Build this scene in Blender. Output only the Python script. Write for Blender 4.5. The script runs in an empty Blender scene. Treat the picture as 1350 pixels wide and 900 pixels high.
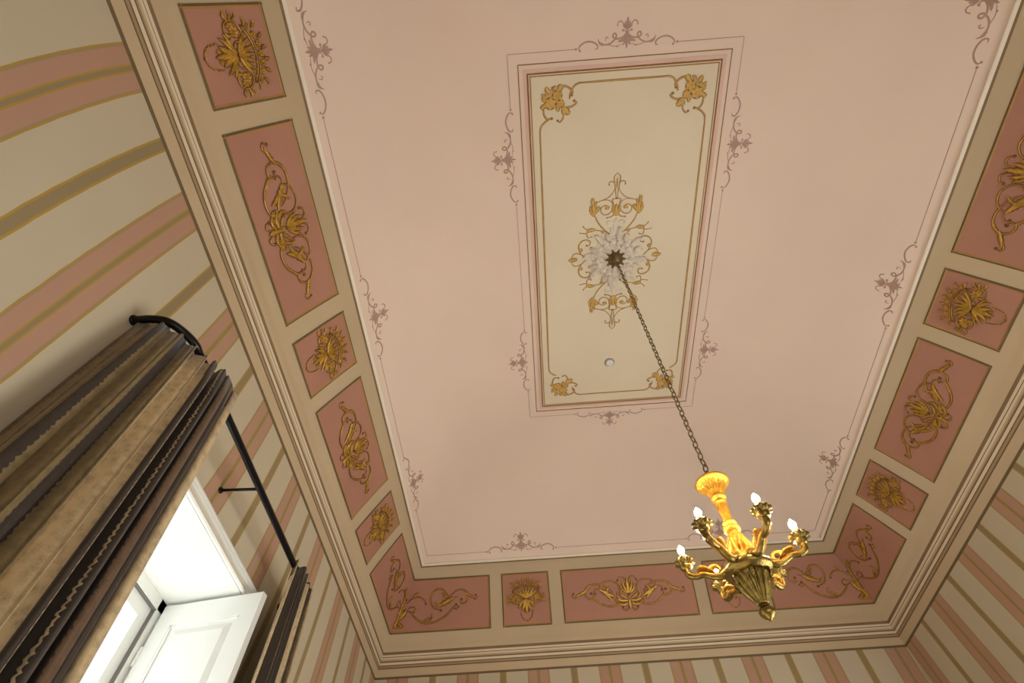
import bpy, bmesh, math, random
from mathutils import Vector, Matrix
random.seed(4)
C = bpy.context.scene
PI = math.pi

# ------------------------------------------------------------------ camera, world, light, exposure
S = 4.2                    # metres per unit of the room survey
K = S / 3.5
EYE = 1.5                  # camera height
XC, YE, YC = .2102, .6391, .4467       # room centre line, end reference, room centre (survey units)
cd = bpy.data.cameras.new('camera'); cam = bpy.data.objects.new('camera', cd); C.collection.objects.link(cam)
cd.sensor_width = 36; cd.lens = 699.33 / 1350 * 36; cd.clip_start = .02
R3 = Matrix(((.99742, .07053, .01308), (.06689, -.84863, -.52475), (-.02591, .52427, -.85116)))
cam.matrix_world = Matrix.Translation((0, 0, EYE)) @ R3.to_4x4()
C.camera = cam
vs = C.view_settings; vs.view_transform = 'Standard'; vs.look = 'None'; vs.gamma = 1; vs.use_curve_mapping = False
vs.exposure = 0.88
w = bpy.data.worlds.new('sky'); C.world = w; w.use_nodes = True
bg = w.node_tree.nodes['Background']; bg.inputs[0].default_value = (.93, .97, 1, 1); bg.inputs[1].default_value = .62

def area(name, loc, target, sx, sy, power, col):
    l = bpy.data.lights.new(name, 'AREA'); l.shape = 'RECTANGLE'; l.size = sx; l.size_y = sy; l.energy = power; l.color = col
    o = bpy.data.objects.new(name, l); C.collection.objects.link(o); o.location = loc
    o.rotation_euler = (Vector(target) - Vector(loc)).to_track_quat('-Z', 'Y').to_euler(); return o
# daylight entering by the window in the left wall; the rear and right-hand area lamps are added fill
area('window_daylight', (-2.35, .458 * S, 1.9), (1.5, .458 * S + .2, 2.6), 1.1, 2.2, 13, (.95, .98, 1))
area('rear_fill', (1.7, -1.29, 1.3), (.5, 1.6, 5.2), 2.0, 1.4, 16, (1, .98, .95))
area('right_fill', (3.2, 2.3, 1.25), (-1.2, 2.0, 4.2), 1.6, 2.0, 38, (1, .99, .96))
sl = bpy.data.lights.new('sun', 'SUN'); sl.energy = 42; sl.angle = .03; sl.color = (1, .95, .88)
so = bpy.data.objects.new('sun', sl); C.collection.objects.link(so); so.location = (-6, 5, 8)
so.rotation_euler = Vector((.62, -.26, -.74)).to_track_quat('-Z', 'Y').to_euler()      # sun falling through the window onto the floor
BULB = 280.0

# ------------------------------------------------------------------ helpers
def new_obj(name, bm, mats, parent=None, smooth=True):
    me = bpy.data.meshes.new(name)
    if parent is not None:
        bmesh.ops.translate(bm, verts=bm.verts, vec=-Vector(parent_loc(parent)))
    bm.normal_update(); bm.to_mesh(me); bm.free()
    if not isinstance(mats, (list, tuple)): mats = [mats]
    for m in mats: me.materials.append(m)
    if smooth: me.polygons.foreach_set('use_smooth', [True] * len(me.polygons))
    o = bpy.data.objects.new(name, me); C.collection.objects.link(o)
    if parent is not None: o.parent = parent
    return o
def parent_loc(p):
    v = Vector((0, 0, 0))
    while p is not None: v += p.location; p = p.parent
    return v
def tag(o, label, cat=None, group=None, kind=None):
    if label: o['label'] = label
    if cat: o['category'] = cat
    if group: o['group'] = group
    if kind: o['kind'] = kind
    return o
def thing(name, loc, label, cat, group=None):
    o = bpy.data.objects.new(name, None); C.collection.objects.link(o); o.location = loc; o.empty_display_size = .05
    return tag(o, label, cat, group)
def struct(name, bm, mats, label, smooth=False):
    return tag(new_obj(name, bm, mats, None, smooth), label, kind='structure')
def cr(P, n=6, closed=False):
    P = [Vector(p) for p in P]
    if len(P) < 3: return [P[0].lerp(P[-1], i / 4) for i in range(5)]
    out = []
    for i in range(len(P) - 1):
        p0 = P[i - 1] if i else P[0] * 2 - P[1]; p1 = P[i]; p2 = P[i + 1]; p3 = P[i + 2] if i + 2 < len(P) else P[i + 1] * 2 - P[i]
        for k in range(n):
            t = k / n
            out.append(.5 * ((2 * p1) + (p2 - p0) * t + (2 * p0 - 5 * p1 + 4 * p2 - p3) * t * t + (3 * p1 - p0 - 3 * p2 + p3) * t ** 3))
    out.append(P[-1]); return out
def box(bm, x0, x1, y0, y1, z0, z1, mat=0, M=None):
    c = [(x0, y0, z0), (x1, y0, z0), (x1, y1, z0), (x0, y1, z0), (x0, y0, z1), (x1, y0, z1), (x1, y1, z1), (x0, y1, z1)]
    vv = [bm.verts.new(M @ Vector(p) if M else p) for p in c]
    for f in ((0, 3, 2, 1), (4, 5, 6, 7), (0, 1, 5, 4), (1, 2, 6, 5), (2, 3, 7, 6), (3, 0, 4, 7)):
        bm.faces.new([vv[i] for i in f]).material_index = mat
    return vv
def tube(bm, pts, rad, seg=10, closed=False, flat=1.0, mat=0):
    pts = [Vector(p) for p in pts]; n = len(pts); rings = []
    up = None
    for i, p in enumerate(pts):
        if closed: t = pts[(i + 1) % n] - pts[i - 1]
        else: t = pts[min(i + 1, n - 1)] - pts[max(i - 1, 0)]
        t.normalize()
        if up is None:
            up = Vector((0, 0, 1)) if abs(t.z) < .9 else Vector((1, 0, 0))
        up = (up - t * up.dot(t)).normalized(); sd = t.cross(up)
        r = rad(i / (n - 1)) if callable(rad) else rad
        rings.append([bm.verts.new(p + (up * math.cos(a) * flat + sd * math.sin(a)) * r) for a in [2 * PI * k / seg for k in range(seg)]])
    m = n if closed else n - 1
    for i in range(m):
        A, B = rings[i], rings[(i + 1) % n]
        for k in range(seg):
            bm.faces.new((A[k], A[(k + 1) % seg], B[(k + 1) % seg], B[k])).material_index = mat
    if not closed:
        bm.faces.new(rings[0][::-1]).material_index = mat; bm.faces.new(rings[-1]).material_index = mat
def lathe(bm, prof, center, seg=32, flute=None, mat=0, M=None):
    """prof = [(drop below centre, radius, flute depth)] ; flute = number of ribs"""
    rings = []
    for p in prof:
        dz, r = p[0], p[1]; fd = p[2] if len(p) > 2 else 0
        ring = []
        for k in range(seg):
            a = 2 * PI * k / seg
            rr = r * (1 - fd * (.5 - .5 * math.cos(a * (flute or 1))))
            v = Vector((rr * math.cos(a), rr * math.sin(a), -dz))
            if M: v = M @ v
            ring.append(bm.verts.new(v + Vector(center)))
        rings.append(ring)
    for A, B in zip(rings, rings[1:]):
        for k in range(seg):
            bm.faces.new((A[k], B[k], B[(k + 1) % seg], A[(k + 1) % seg])).material_index = mat
    bm.faces.new(rings[0]).material_index = mat; bm.faces.new(rings[-1][::-1]).material_index = mat
def ball(bm, c, r, sz=(1, 1, 1), mat=0, u=12, v=8):
    res = bmesh.ops.create_uvsphere(bm, u_segments=u, v_segments=v, radius=r)
    for q in res['verts']: q.co = Vector((q.co.x * sz[0], q.co.y * sz[1], q.co.z * sz[2])) + Vector(c)
    for q in res['verts']:
        for f in q.link_faces: f.material_index = mat

# ------------------------------------------------------------------ materials
def rgb(r, g, b):
    f = lambda c: (c / 255 / 12.92) if c / 255 <= .04045 else ((c / 255 + .055) / 1.055) ** 2.4
    return (f(r), f(g), f(b), 1)
def mat(name, col, rough=.6, metal=0, vary=.08, scale=3.0, bump=0, bscale=40, emit=None, estr=0, spec=.5):
    m = bpy.data.materials.new(name); m.use_nodes = True; nt = m.node_tree; b = nt.nodes['Principled BSDF']
    b.inputs['Roughness'].default_value = rough; b.inputs['Metallic'].default_value = metal
    b.inputs['Specular IOR Level'].default_value = spec
    tc = nt.nodes.new('ShaderNodeTexCoord')
    if vary:
        n = nt.nodes.new('ShaderNodeTexNoise'); n.inputs['Scale'].default_value = scale; n.inputs['Detail'].default_value = 5
        nt.links.new(tc.outputs['Object'], n.inputs['Vector'])
        r = nt.nodes.new('ShaderNodeValToRGB'); r.color_ramp.elements[0].position = .3; r.color_ramp.elements[1].position = .7
        r.color_ramp.elements[0].color = tuple(c * (1 - vary) for c in col[:3]) + (1,)
        r.color_ramp.elements[1].color = tuple(min(1, c * (1 + vary)) for c in col[:3]) + (1,)
        nt.links.new(n.outputs['Fac'], r.inputs['Fac']); nt.links.new(r.outputs['Color'], b.inputs['Base Color'])
    else: b.inputs['Base Color'].default_value = col
    if bump:
        n2 = nt.nodes.new('ShaderNodeTexNoise'); n2.inputs['Scale'].default_value = bscale; n2.inputs['Detail'].default_value = 4
        nt.links.new(tc.outputs['Object'], n2.inputs['Vector'])
        bp = nt.nodes.new('ShaderNodeBump'); bp.inputs['Strength'].default_value = bump; bp.inputs['Distance'].default_value = .01
        nt.links.new(n2.outputs['Fac'], bp.inputs['Height']); nt.links.new(bp.outputs['Normal'], b.inputs['Normal'])
    if emit: b.inputs['Emission Color'].default_value = emit; b.inputs['Emission Strength'].default_value = estr
    return m
M_PINK = mat('pink_vault_plaster', rgb(230, 210, 193), .85, vary=.035, scale=1.2, bump=.12, bscale=14)
M_CREAM = mat('cream_frieze_paint', rgb(191, 171, 139), .8, vary=.04, scale=1.5, bump=.1, bscale=20)
M_IVORY = mat('ivory_panel_paint', rgb(224, 212, 186), .8, vary=.03, scale=1.2, bump=.1, bscale=16)
M_ROSE = mat('rose_panel_paint', rgb(174, 126, 106), .8, vary=.05, scale=2.5, bump=.1, bscale=20)
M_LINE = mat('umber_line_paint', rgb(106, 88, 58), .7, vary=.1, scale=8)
M_GLINE = mat('ochre_line_paint', rgb(170, 128, 66), .6, vary=.1, scale=8)
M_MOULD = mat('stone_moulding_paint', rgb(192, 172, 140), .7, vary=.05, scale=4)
M_MOULD2 = mat('shaded_stone_paint', rgb(160, 136, 104), .7, vary=.05, scale=4)  # shade tone of the cornice roll, painted in
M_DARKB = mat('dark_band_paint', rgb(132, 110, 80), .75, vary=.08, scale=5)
M_LIGHT = mat('lit_moulding_paint', rgb(218, 204, 178), .6, vary=.03, scale=4)  # highlight tone of the cornice bands, painted in
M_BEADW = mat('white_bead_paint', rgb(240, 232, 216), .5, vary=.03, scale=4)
M_STENCIL = mat('mauve_stencil_paint', rgb(178, 146, 132), .8, vary=.1, scale=12)
M_GOLD = mat('gold_paint', rgb(190, 148, 58), .34, metal=.5, vary=.3, scale=30)
M_GBROWN = mat('brown_ornament_paint', rgb(116, 74, 36), .6, metal=.1, vary=.18, scale=25)
M_OCHRE = mat('ochre_ornament_paint', rgb(206, 166, 88), .6, vary=.15, scale=25)
M_OCHRE2 = mat('dark_ochre_paint', rgb(152, 108, 54), .65, vary=.15, scale=25)
M_STUCCO = mat('pinkish_white_stucco', rgb(226, 214, 198), .8, vary=.12, scale=20, bump=.5, bscale=50)
M_BRONZE = mat('dark_bronze', rgb(120, 100, 66), .4, metal=.7, vary=.3, scale=30)
M_WHITE = mat('white_gloss_paint', rgb(222, 225, 221), .35, vary=.01, scale=3)
M_CASING = mat('offwhite_casing_paint', rgb(216, 206, 188), .45, vary=.03, scale=3)
M_IRON = mat('black_iron', rgb(24, 23, 24), .28, metal=.6, vary=.1, scale=30)
M_PLASTIC = mat('white_plastic', rgb(232, 232, 228), .4, vary=0)
M_GREY = mat('grey_plastic', rgb(150, 146, 136), .5, vary=0)
M_FLOOR = mat('oak_floor', rgb(176, 162, 146), .5, vary=.15, scale=2)
M_GILT = mat('gilded_wood', rgb(206, 148, 48), .32, metal=.6, vary=.32, scale=45, bump=.5, bscale=110)
M_GILTD = mat('shaded_aged_gilt', rgb(138, 116, 58), .26, metal=.85, vary=.4, scale=30, bump=.25, bscale=120)  # darker gilt: shade on arms and parts below the bulbs put into colour
M_CANDLE = mat('candle_sleeve', rgb(240, 216, 150), .5, vary=0, emit=(1, .72, .3, 1), estr=.3)
M_BULB = mat('lit_bulb', (1, .9, .7, 1), .3, vary=0, emit=(1, .87, .68, 1), estr=BULB)
M_GASKET = mat('dark_gasket', rgb(110, 108, 104), .7, vary=0)

def stripe_mat():
    m = bpy.data.materials.new('striped_wall_paint'); m.use_nodes = True; nt = m.node_tree; b = nt.nodes['Principled BSDF']
    b.inputs['Roughness'].default_value = .85
    uv = nt.nodes.new('ShaderNodeUVMap'); sep = nt.nodes.new('ShaderNodeSeparateXYZ'); nt.links.new(uv.outputs['UV'], sep.inputs[0])
    fr = nt.nodes.new('ShaderNodeMath'); fr.operation = 'FRACT'; nt.links.new(sep.outputs['X'], fr.inputs[0])
    r = nt.nodes.new('ShaderNodeValToRGB'); r.color_ramp.interpolation = 'CONSTANT'; e = r.color_ramp.elements
    W, P, T, G, O = rgb(192, 182, 158), rgb(178, 142, 120), rgb(146, 130, 96), rgb(172, 142, 62), rgb(160, 138, 104)
    # one repeat, centred on the pink pair at .5 (1.0 = .1525 survey units)
    hp, ht, g = .143, .014, .012
    st = [(0, T), (.035, G), (.050, W), (.5 - hp - g, G), (.5 - hp, O), (.5 - hp + .012, P), (.5 - ht - g, G), (.5 - ht, T), (.5 + ht, G), (.5 + ht + g, P),
          (.5 + hp - .012, O), (.5 + hp, G), (.5 + hp + g, W), (.950, G), (.965, T)]
    e[0].position = 0; e[0].color = st[0][1]; e[1].position = st[1][0]; e[1].color = st[1][1]
    for p, c in st[2:]: q = e.new(p); q.color = c
    nt.links.new(fr.outputs[0], r.inputs['Fac'])
    tc = nt.nodes.new('ShaderNodeTexCoord'); n = nt.nodes.new('ShaderNodeTexNoise'); n.inputs['Scale'].default_value = 2.2; n.inputs['Detail'].default_value = 6
    nt.links.new(tc.outputs['Object'], n.inputs['Vector'])
    mr = nt.nodes.new('ShaderNodeMapRange'); mr.inputs['To Min'].default_value = .92; mr.inputs['To Max'].default_value = 1.06; nt.links.new(n.outputs['Fac'], mr.inputs['Value'])
    mx = nt.nodes.new('ShaderNodeVectorMath'); mx.operation = 'SCALE'; nt.links.new(r.outputs['Color'], mx.inputs[0]); nt.links.new(mr.outputs[0], mx.inputs['Scale'])
    nt.links.new(mx.outputs[0], b.inputs['Base Color'])
    bp = nt.nodes.new('ShaderNodeBump'); bp.inputs['Strength'].default_value = .12; bp.inputs['Distance'].default_value = .01
    n2 = nt.nodes.new('ShaderNodeTexNoise'); n2.inputs['Scale'].default_value = 18; nt.links.new(tc.outputs['Object'], n2.inputs['Vector'])
    nt.links.new(n2.outputs['Fac'], bp.inputs['Height']); nt.links.new(bp.outputs['Normal'], b.inputs['Normal'])
    return m
M_STRIPE = stripe_mat()

def curtain_mat():
    m = bpy.data.materials.new('damask_curtain_fabric'); m.use_nodes = True; nt = m.node_tree; b = nt.nodes['Principled BSDF']
    b.inputs['Roughness'].default_value = .5; b.inputs['Sheen Weight'].default_value = .15
    L = nt.links; N = nt.nodes.new
    uv = N('ShaderNodeUVMap'); sep = N('ShaderNodeSeparateXYZ'); L.new(uv.outputs['UV'], sep.inputs[0])
    # scalloped band edges
    wv = N('ShaderNodeMath'); wv.operation = 'MULTIPLY'; wv.inputs[1].default_value = 2 * PI * 22; L.new(sep.outputs['Y'], wv.inputs[0])
    sn = N('ShaderNodeMath'); sn.operation = 'SINE'; L.new(wv.outputs[0], sn.inputs[0])
    ab = N('ShaderNodeMath'); ab.operation = 'ABSOLUTE'; L.new(sn.outputs[0], ab.inputs[0])
    sc = N('ShaderNodeMath'); sc.operation = 'MULTIPLY'; sc.inputs[1].default_value = .0026; L.new(ab.outputs[0], sc.inputs[0])
    nz = N('ShaderNodeTexNoise'); nz.inputs['Scale'].default_value = 60; L.new(uv.outputs['UV'], nz.inputs['Vector'])
    nm = N('ShaderNodeMath'); nm.operation = 'MULTIPLY'; nm.inputs[1].default_value = .008; L.new(nz.outputs['Fac'], nm.inputs[0])
    ad = N('ShaderNodeMath'); L.new(sep.outputs['X'], ad.inputs[0]); L.new(sc.outputs[0], ad.inputs[1])
    ad2 = N('ShaderNodeMath'); L.new(ad.outputs[0], ad2.inputs[0]); L.new(nm.outputs[0], ad2.inputs[1])
    fr = N('ShaderNodeMath'); fr.operation = 'FRACT'; L.new(ad2.outputs[0], fr.inputs[0])
    r = N('ShaderNodeValToRGB'); r.color_ramp.interpolation = 'CONSTANT'; e = r.color_ramp.elements
    tan, brn, olv, drk = rgb(180, 160, 124), rgb(84, 62, 40), rgb(108, 92, 60), rgb(38, 29, 21)
    st = [(0, tan), (.10, drk), (.19, olv), (.194, drk), (.29, brn), (.33, drk), (.415, tan), (.42, drk), (.54, tan), (.70, olv), (.74, drk),
          (.77, olv), (.85, drk), (.875, olv), (.93, brn), (.95, olv)]
    e[0].color = tan; e[1].position = .11; e[1].color = drk
    for p, c in st[2:]: q = e.new(p); q.color = c
    L.new(fr.outputs[0], r.inputs['Fac'])
    mpg = N('ShaderNodeMapping'); mpg.inputs['Scale'].default_value = (2.4, 1, 1); L.new(uv.outputs['UV'], mpg.inputs['Vector'])
    dn = N('ShaderNodeTexVoronoi'); dn.inputs['Scale'].default_value = 34; L.new(mpg.outputs[0], dn.inputs['Vector'])
    n3 = N('ShaderNodeTexNoise'); n3.inputs['Scale'].default_value = 130; n3.inputs['Detail'].default_value = 3; L.new(mpg.outputs[0], n3.inputs['Vector'])
    am = N('ShaderNodeMath'); L.new(dn.outputs['Distance'], am.inputs[0]); L.new(n3.outputs['Fac'], am.inputs[1])
    mr = N('ShaderNodeMapRange'); mr.inputs['From Min'].default_value = .4; mr.inputs['From Max'].default_value = 1.2
    mr.inputs['To Min'].default_value = .72; mr.inputs['To Max'].default_value = 1.25; L.new(am.outputs[0], mr.inputs['Value'])
    mx = N('ShaderNodeVectorMath'); mx.operation = 'SCALE'; L.new(r.outputs['Color'], mx.inputs[0]); L.new(mr.outputs[0], mx.inputs['Scale'])
    L.new(mx.outputs[0], b.inputs['Base Color'])
    bp = N('ShaderNodeBump'); bp.inputs['Strength'].default_value = .25; bp.inputs['Distance'].default_value = .003
    L.new(n3.outputs['Fac'], bp.inputs['Height']); L.new(bp.outputs['Normal'], b.inputs['Normal'])
    return m
M_CURTAIN = curtain_mat(); M_TAPE = mat('curtain_heading_tape', rgb(92, 78, 52), .8)
def glass_mat():
    m = bpy.data.materials.new('window_glass'); m.use_nodes = True; nt = m.node_tree; nt.nodes.remove(nt.nodes['Principled BSDF'])
    t = nt.nodes.new('ShaderNodeBsdfTransparent'); g = nt.nodes.new('ShaderNodeBsdfGlossy'); g.inputs['Roughness'].default_value = .02
    x = nt.nodes.new('ShaderNodeMixShader'); x.inputs[0].default_value = .06
    nt.links.new(t.outputs[0], x.inputs[1]); nt.links.new(g.outputs[0], x.inputs[2]); nt.links.new(x.outputs[0], nt.nodes['Material Output'].inputs[0])
    return m
M_GLASS = glass_mat()

# ------------------------------------------------------------------ room profile (half width, height) in survey units
KN = {'A': (.5774, .6071), 'B': (.5637, .6576), 'C': (.5539, .6942), 'D': (.5026, .7908), 'E': (.4824, .8149), 'F': (.4713, .8341)}
pts = [KN[k] for k in 'ABCDEF'] + [(.402, .917), (.357, .949), (.30, .978), (.25, .9935), (.205, 1.0)]
fine = cr([(a, b, 0) for a, b in pts], 24)
fine = [Vector((p.x, p.y)) for p in fine] + [Vector((.19, 1.0)), Vector((0, 1.0))]
acc = [0.0]
for a, b in zip(fine, fine[1:]): acc.append(acc[-1] + (b - a).length)
VK = {k: acc[24 * i] for i, k in enumerate('ABCDEF')}
def prof(v):
    import bisect
    if v <= 0: return fine[0] + (fine[1] - fine[0]).normalized() * v
    i = min(bisect.bisect_right(acc, v) - 1, len(fine) - 2)
    t = (v - acc[i]) / (acc[i + 1] - acc[i]); return fine[i].lerp(fine[i + 1], t)
def ptan(v):
    d = prof(v + .002) - prof(v - .002); return d.normalized()
VG0 = acc[-1]                      # centre of the ceiling
def v_of_h(h): return VG0 - h      # on the flat part
def halfY(h): return YE + h - YC
def surf(side, u, v, off=0.0):
    """point on the room's skin: u along the side from the room's centre line, v up the profile (survey units), off in metres into the room"""
    p = prof(v); t = ptan(v); h = p.x + (-t.y) * off / S; z = p.y + t.x * off / S
    if side == 'L': q = (XC - h, YC + u, z)
    elif side == 'R': q = (XC + h, YC + u, z)
    elif side == 'E': q = (XC + u, YE + h, z)
    else: q = (XC + u, 2 * YC - YE - h, z)
    return Vector((q[0] * S, q[1] * S, q[2] * S + EYE))
def fold(side, u, v, off):
    """like surf, but a point past a mitre of the end wall carries on round the corner"""
    h = prof(v).x
    if side in 'LR':
        lim = halfY(h)
        if u > lim: return surf('E', (-h + (u - lim)) if side == 'L' else (h - (u - lim)), v, off)
    if side == 'E':
        if u < -h: return surf('L', halfY(h) - (-h - u), v, off)
        if u > h: return surf('R', halfY(h) - (u - h), v, off)
    return surf(side, u, v, off)
def ring(bm, v, off=0.0):
    p = prof(v); t = ptan(v); h = p.x - t.y * off / S; z = (p.y + t.x * off / S) * S + EYE
    hy = YE + h - YC
    return [bm.verts.new(((XC + sx * h) * S, (YC + sy * hy) * S, z)) for sx, sy in ((-1, -1), (1, -1), (1, 1), (-1, 1))]
def rings(bm, spec):
    """spec: list of (v, off, material of the strip above)"""
    rr = [ring(bm, v, o) for v, o, m in spec]
    for (A, B), (v, o, m) in zip(zip(rr, rr[1:]), spec):
        for k in range(4): bm.faces.new((A[k], B[k], B[(k + 1) % 4], A[(k + 1) % 4])).material_index = m

# ------------------------------------------------------------------ setting: walls
def wall_skin(name, side, u0, u1, label, hole=None, phase=0.0, period=.15, warp=None, z0=-EYE / S, bulge=lambda z: 0.0):
    bm = bmesh.new(); uvl = bm.loops.layers.uv.new('UVMap')
    us = [u0 + (u1 - u0) * i / 24 for i in range(25)]
    zs = [z0, -.2, 0, .1, .2, .27, .32, .36, .40, .44, .48, .52, .56, .585, KN['A'][1]]
    if hole:
        us = sorted(set([u for u in us if not any(abs(u - e) < .012 for e in hole[:2])] + list(hole[:2])))
        zs = sorted(set([z for z in zs if not any(abs(z - e) < .012 for e in hole[2:])] + list(hole[2:])))
    hA = KN['A'][0]
    def pos(u, z):
        h = hA + bulge(z)
        q = {'L': (XC - h, YC + u), 'R': (XC + h, YC + u), 'E': (XC + u, YE + h), 'N': (XC + u, 2 * YC - YE - h)}[side]
        return Vector((q[0] * S, q[1] * S, z * S + EYE))
    vv = {(i, j): bm.verts.new(pos(u, z)) for i, u in enumerate(us) for j, z in enumerate(zs)}
    for i in range(len(us) - 1):
        for j in range(len(zs) - 1):
            um, zm = (us[i] + us[i + 1]) / 2, (zs[j] + zs[j + 1]) / 2
            if hole and hole[0] < um < hole[1] and hole[2] < zm < hole[3]: continue
            f = bm.faces.new([vv[(i, j)], vv[(i + 1, j)], vv[(i + 1, j + 1)], vv[(i, j + 1)]])
            for l, (a, b_) in zip(f.loops, ((i, j), (i + 1, j), (i + 1, j + 1), (i, j + 1))):
                u, z = us[a], zs[b_]
                uc = u - (warp(u, z) if warp else 0)
                l[uvl].uv = ((uc - phase) / period + .5, z)
    return struct(name, bm, M_STRIPE, label, True)
hA = KN['A'][0]
WIN = (.313 - YC, .606 - YC, -.30, .4076)
ADDED_DOOR = (1.48 / S - YC, 3.12 / S - YC, -1.49 / S, .85 / S); ADDED_WIN = (.65 / S - XC, 2.75 / S - XC, -1.0 / S, .72 / S)  # right and rear openings added for the fill lamps
def warpL(u, z):
    Y = u + YC; q = max(-.3, .4 - 1.6 * Y); d = max(0, .607 - z); d = min(d, .3); return q * d * d
def warpR(u, z): return -.11 * min(.3, max(0, .607 - z))
wall_skin('wall_left', 'L', -halfY(hA), halfY(hA), 'left wall painted in pink, tan and cream stripes with the window', WIN, .0205 - YC, .1475, warpL)
wall_skin('wall_right', 'R', -halfY(hA), halfY(hA), 'right wall painted in pink, tan and cream stripes', ADDED_DOOR, .75 - YC, .147, warpR)
wall_skin('wall_end', 'E', -hA, hA, 'end wall painted in pink, tan and cream stripes', None, .1455 - XC, .154)
wall_skin('wall_front', 'N', -hA, hA, 'striped wall behind the camera', ADDED_WIN, .1455 - XC, .154)
bm = bmesh.new(); box(bm, (XC - .60) * S, (XC + .60) * S, (YC - halfY(.60)) * S, (YC + halfY(.60)) * S, -.1, 0)
struct('floor', bm, M_FLOOR, 'wooden floor of the room')

# added unseen doorway and rear window, framing the fill lamps
XR, YN = (XC + hA) * S, (2 * YC - YE - hA) * S
bm = bmesh.new()
for a, b_, z0, z1 in ((1.38, 1.48, 0, 2.45), (3.12, 3.22, 0, 2.45), (1.48, 3.12, 2.35, 2.45)): box(bm, XR - .03, XR + .30, a, b_, z0, z1)
struct('added_doorway', bm, M_WHITE, 'added white cased doorway framing the fill lamp in the right wall')
bm = bmesh.new()
for a, b_, z0, z1 in ((.55, .65, .4, 2.32), (2.75, 2.85, .4, 2.32), (.65, 2.75, 2.22, 2.32), (.65, 2.75, .4, .5), (1.67, 1.73, .5, 2.22)): box(bm, a, b_, YN - .30, YN + .03, z0, z1)
struct('added_window', bm, M_WHITE, 'added white cased window framing the fill lamp behind the camera')

# cornice: near-flat; light and shade of fillets and roll painted as tone bands
vA, vB, vC_, vD, vE, vF = (VK[k] for k in 'ABCDEF')
AB = vB - vA
def fa(f): return vA + AB * f
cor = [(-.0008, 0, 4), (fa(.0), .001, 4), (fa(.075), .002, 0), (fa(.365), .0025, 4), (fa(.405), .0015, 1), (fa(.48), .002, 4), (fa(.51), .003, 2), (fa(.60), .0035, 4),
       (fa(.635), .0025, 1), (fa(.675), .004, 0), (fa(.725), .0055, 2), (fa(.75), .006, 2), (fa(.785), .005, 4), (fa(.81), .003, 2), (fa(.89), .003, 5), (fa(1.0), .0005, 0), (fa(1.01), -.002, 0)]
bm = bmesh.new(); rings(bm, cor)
struct('trim_1', bm, [M_MOULD, M_MOULD2, M_LIGHT, M_BEADW, M_LINE, M_DARKB], 'stone coloured cornice with painted light and shade of fillets and a roll above the striped walls')
bm = bmesh.new(); n = 40
rings(bm, [(vB - .002 + (vE + .004 - vB) * i / n, 0, 0) for i in range(n + 1)])
struct('trim_2', bm, M_CREAM, 'cream coved frieze band carrying the pink panels', True)
bm = bmesh.new()
rings(bm, [(vE - .0045, -.004, 1), (vE - .0040, .003, 1), (vE - .0010, .004, 0), (vE + .0004, .010, 0), (vE + .0018, .014, 0), (vE + .0032, .014, 0), (vE + .0044, .008, 0), (vE + .0052, -.004, 0)])
struct('trim_3', bm, [M_BEADW, M_DARKB], 'pale bead moulding between the frieze and the pink vault')
bm = bmesh.new()
vG = v_of_h(.190)
rings(bm, [(vE + (vG - vE) * i / 60, 0, 0) for i in range(61)])
r = ring(bm, vG); 
bmesh.ops.remove_doubles(bm, verts=bm.verts, dist=1e-5)
bm.verts.ensure_lookup_table()
top = [v for v in bm.verts if abs(v.co.z - (EYE + S)) < 1e-4 and abs(abs(v.co.x - XC * S) - .190 * S) < 1e-3]
top.sort(key=lambda v: math.atan2(v.co.y - YC * S, v.co.x - XC * S)); bm.faces.new(top); bmesh.ops.recalc_face_normals(bm, faces=bm.faces)
struct('ceiling', bm, M_PINK, 'pale pink coved vault with a flat centre', True)

# ------------------------------------------------------------------ ornament kit
def ribbon(bm, P, w, mp, off, ridge, mat=0, taper=(.45, .45), n=6, shift=(0, 0)):
    Q = cr([(p[0], p[1], 0) for p in P], n); m = len(Q); rows = []
    for i, q in enumerate(Q):
        t = Q[min(i + 1, m - 1)] - Q[max(i - 1, 0)]
        if t.length < 1e-9: t = Vector((1, 0, 0))
        t.normalize(); nn = Vector((-t.y, t.x, 0)); s = i / (m - 1)
        ww = w * .5 * (taper[0] + (1 - taper[0]) * min(1, s * 4) if s < .5 else taper[1] + (1 - taper[1]) * min(1, (1 - s) * 4))
        q = q + Vector((shift[0], shift[1], 0))
        rows.append([bm.verts.new(mp(q.x + nn.x * k * ww, q.y + nn.y * k * ww, off + (ridge if k == 0 else 0))) for k in (-1, 0, 1)])
    for A, B in zip(rows, rows[1:]):
        for k in (0, 1): bm.faces.new((A[k], A[k + 1], B[k + 1], B[k])).material_index = mat
def disc(bm, c, r, mp, off, ridge, mat=0, seg=10, sx=1, rot=0):
    ctr = bm.verts.new(mp(c[0], c[1], off + ridge))
    rg = []; md = []
    for k in range(seg):
        a = 2 * PI * k / seg; x, y = math.cos(a) * r * sx, math.sin(a) * r
        x, y = x * math.cos(rot) - y * math.sin(rot), x * math.sin(rot) + y * math.cos(rot)
        rg.append(bm.verts.new(mp(c[0] + x, c[1] + y, off))); md.append(bm.verts.new(mp(c[0] + x * .6, c[1] + y * .6, off + ridge * .85)))
    for k in range(seg):
        j = (k + 1) % seg
        bm.faces.new((rg[k], rg[j], md[j], md[k])).material_index = mat; bm.faces.new((md[k], md[j], ctr)).material_index = mat
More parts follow.
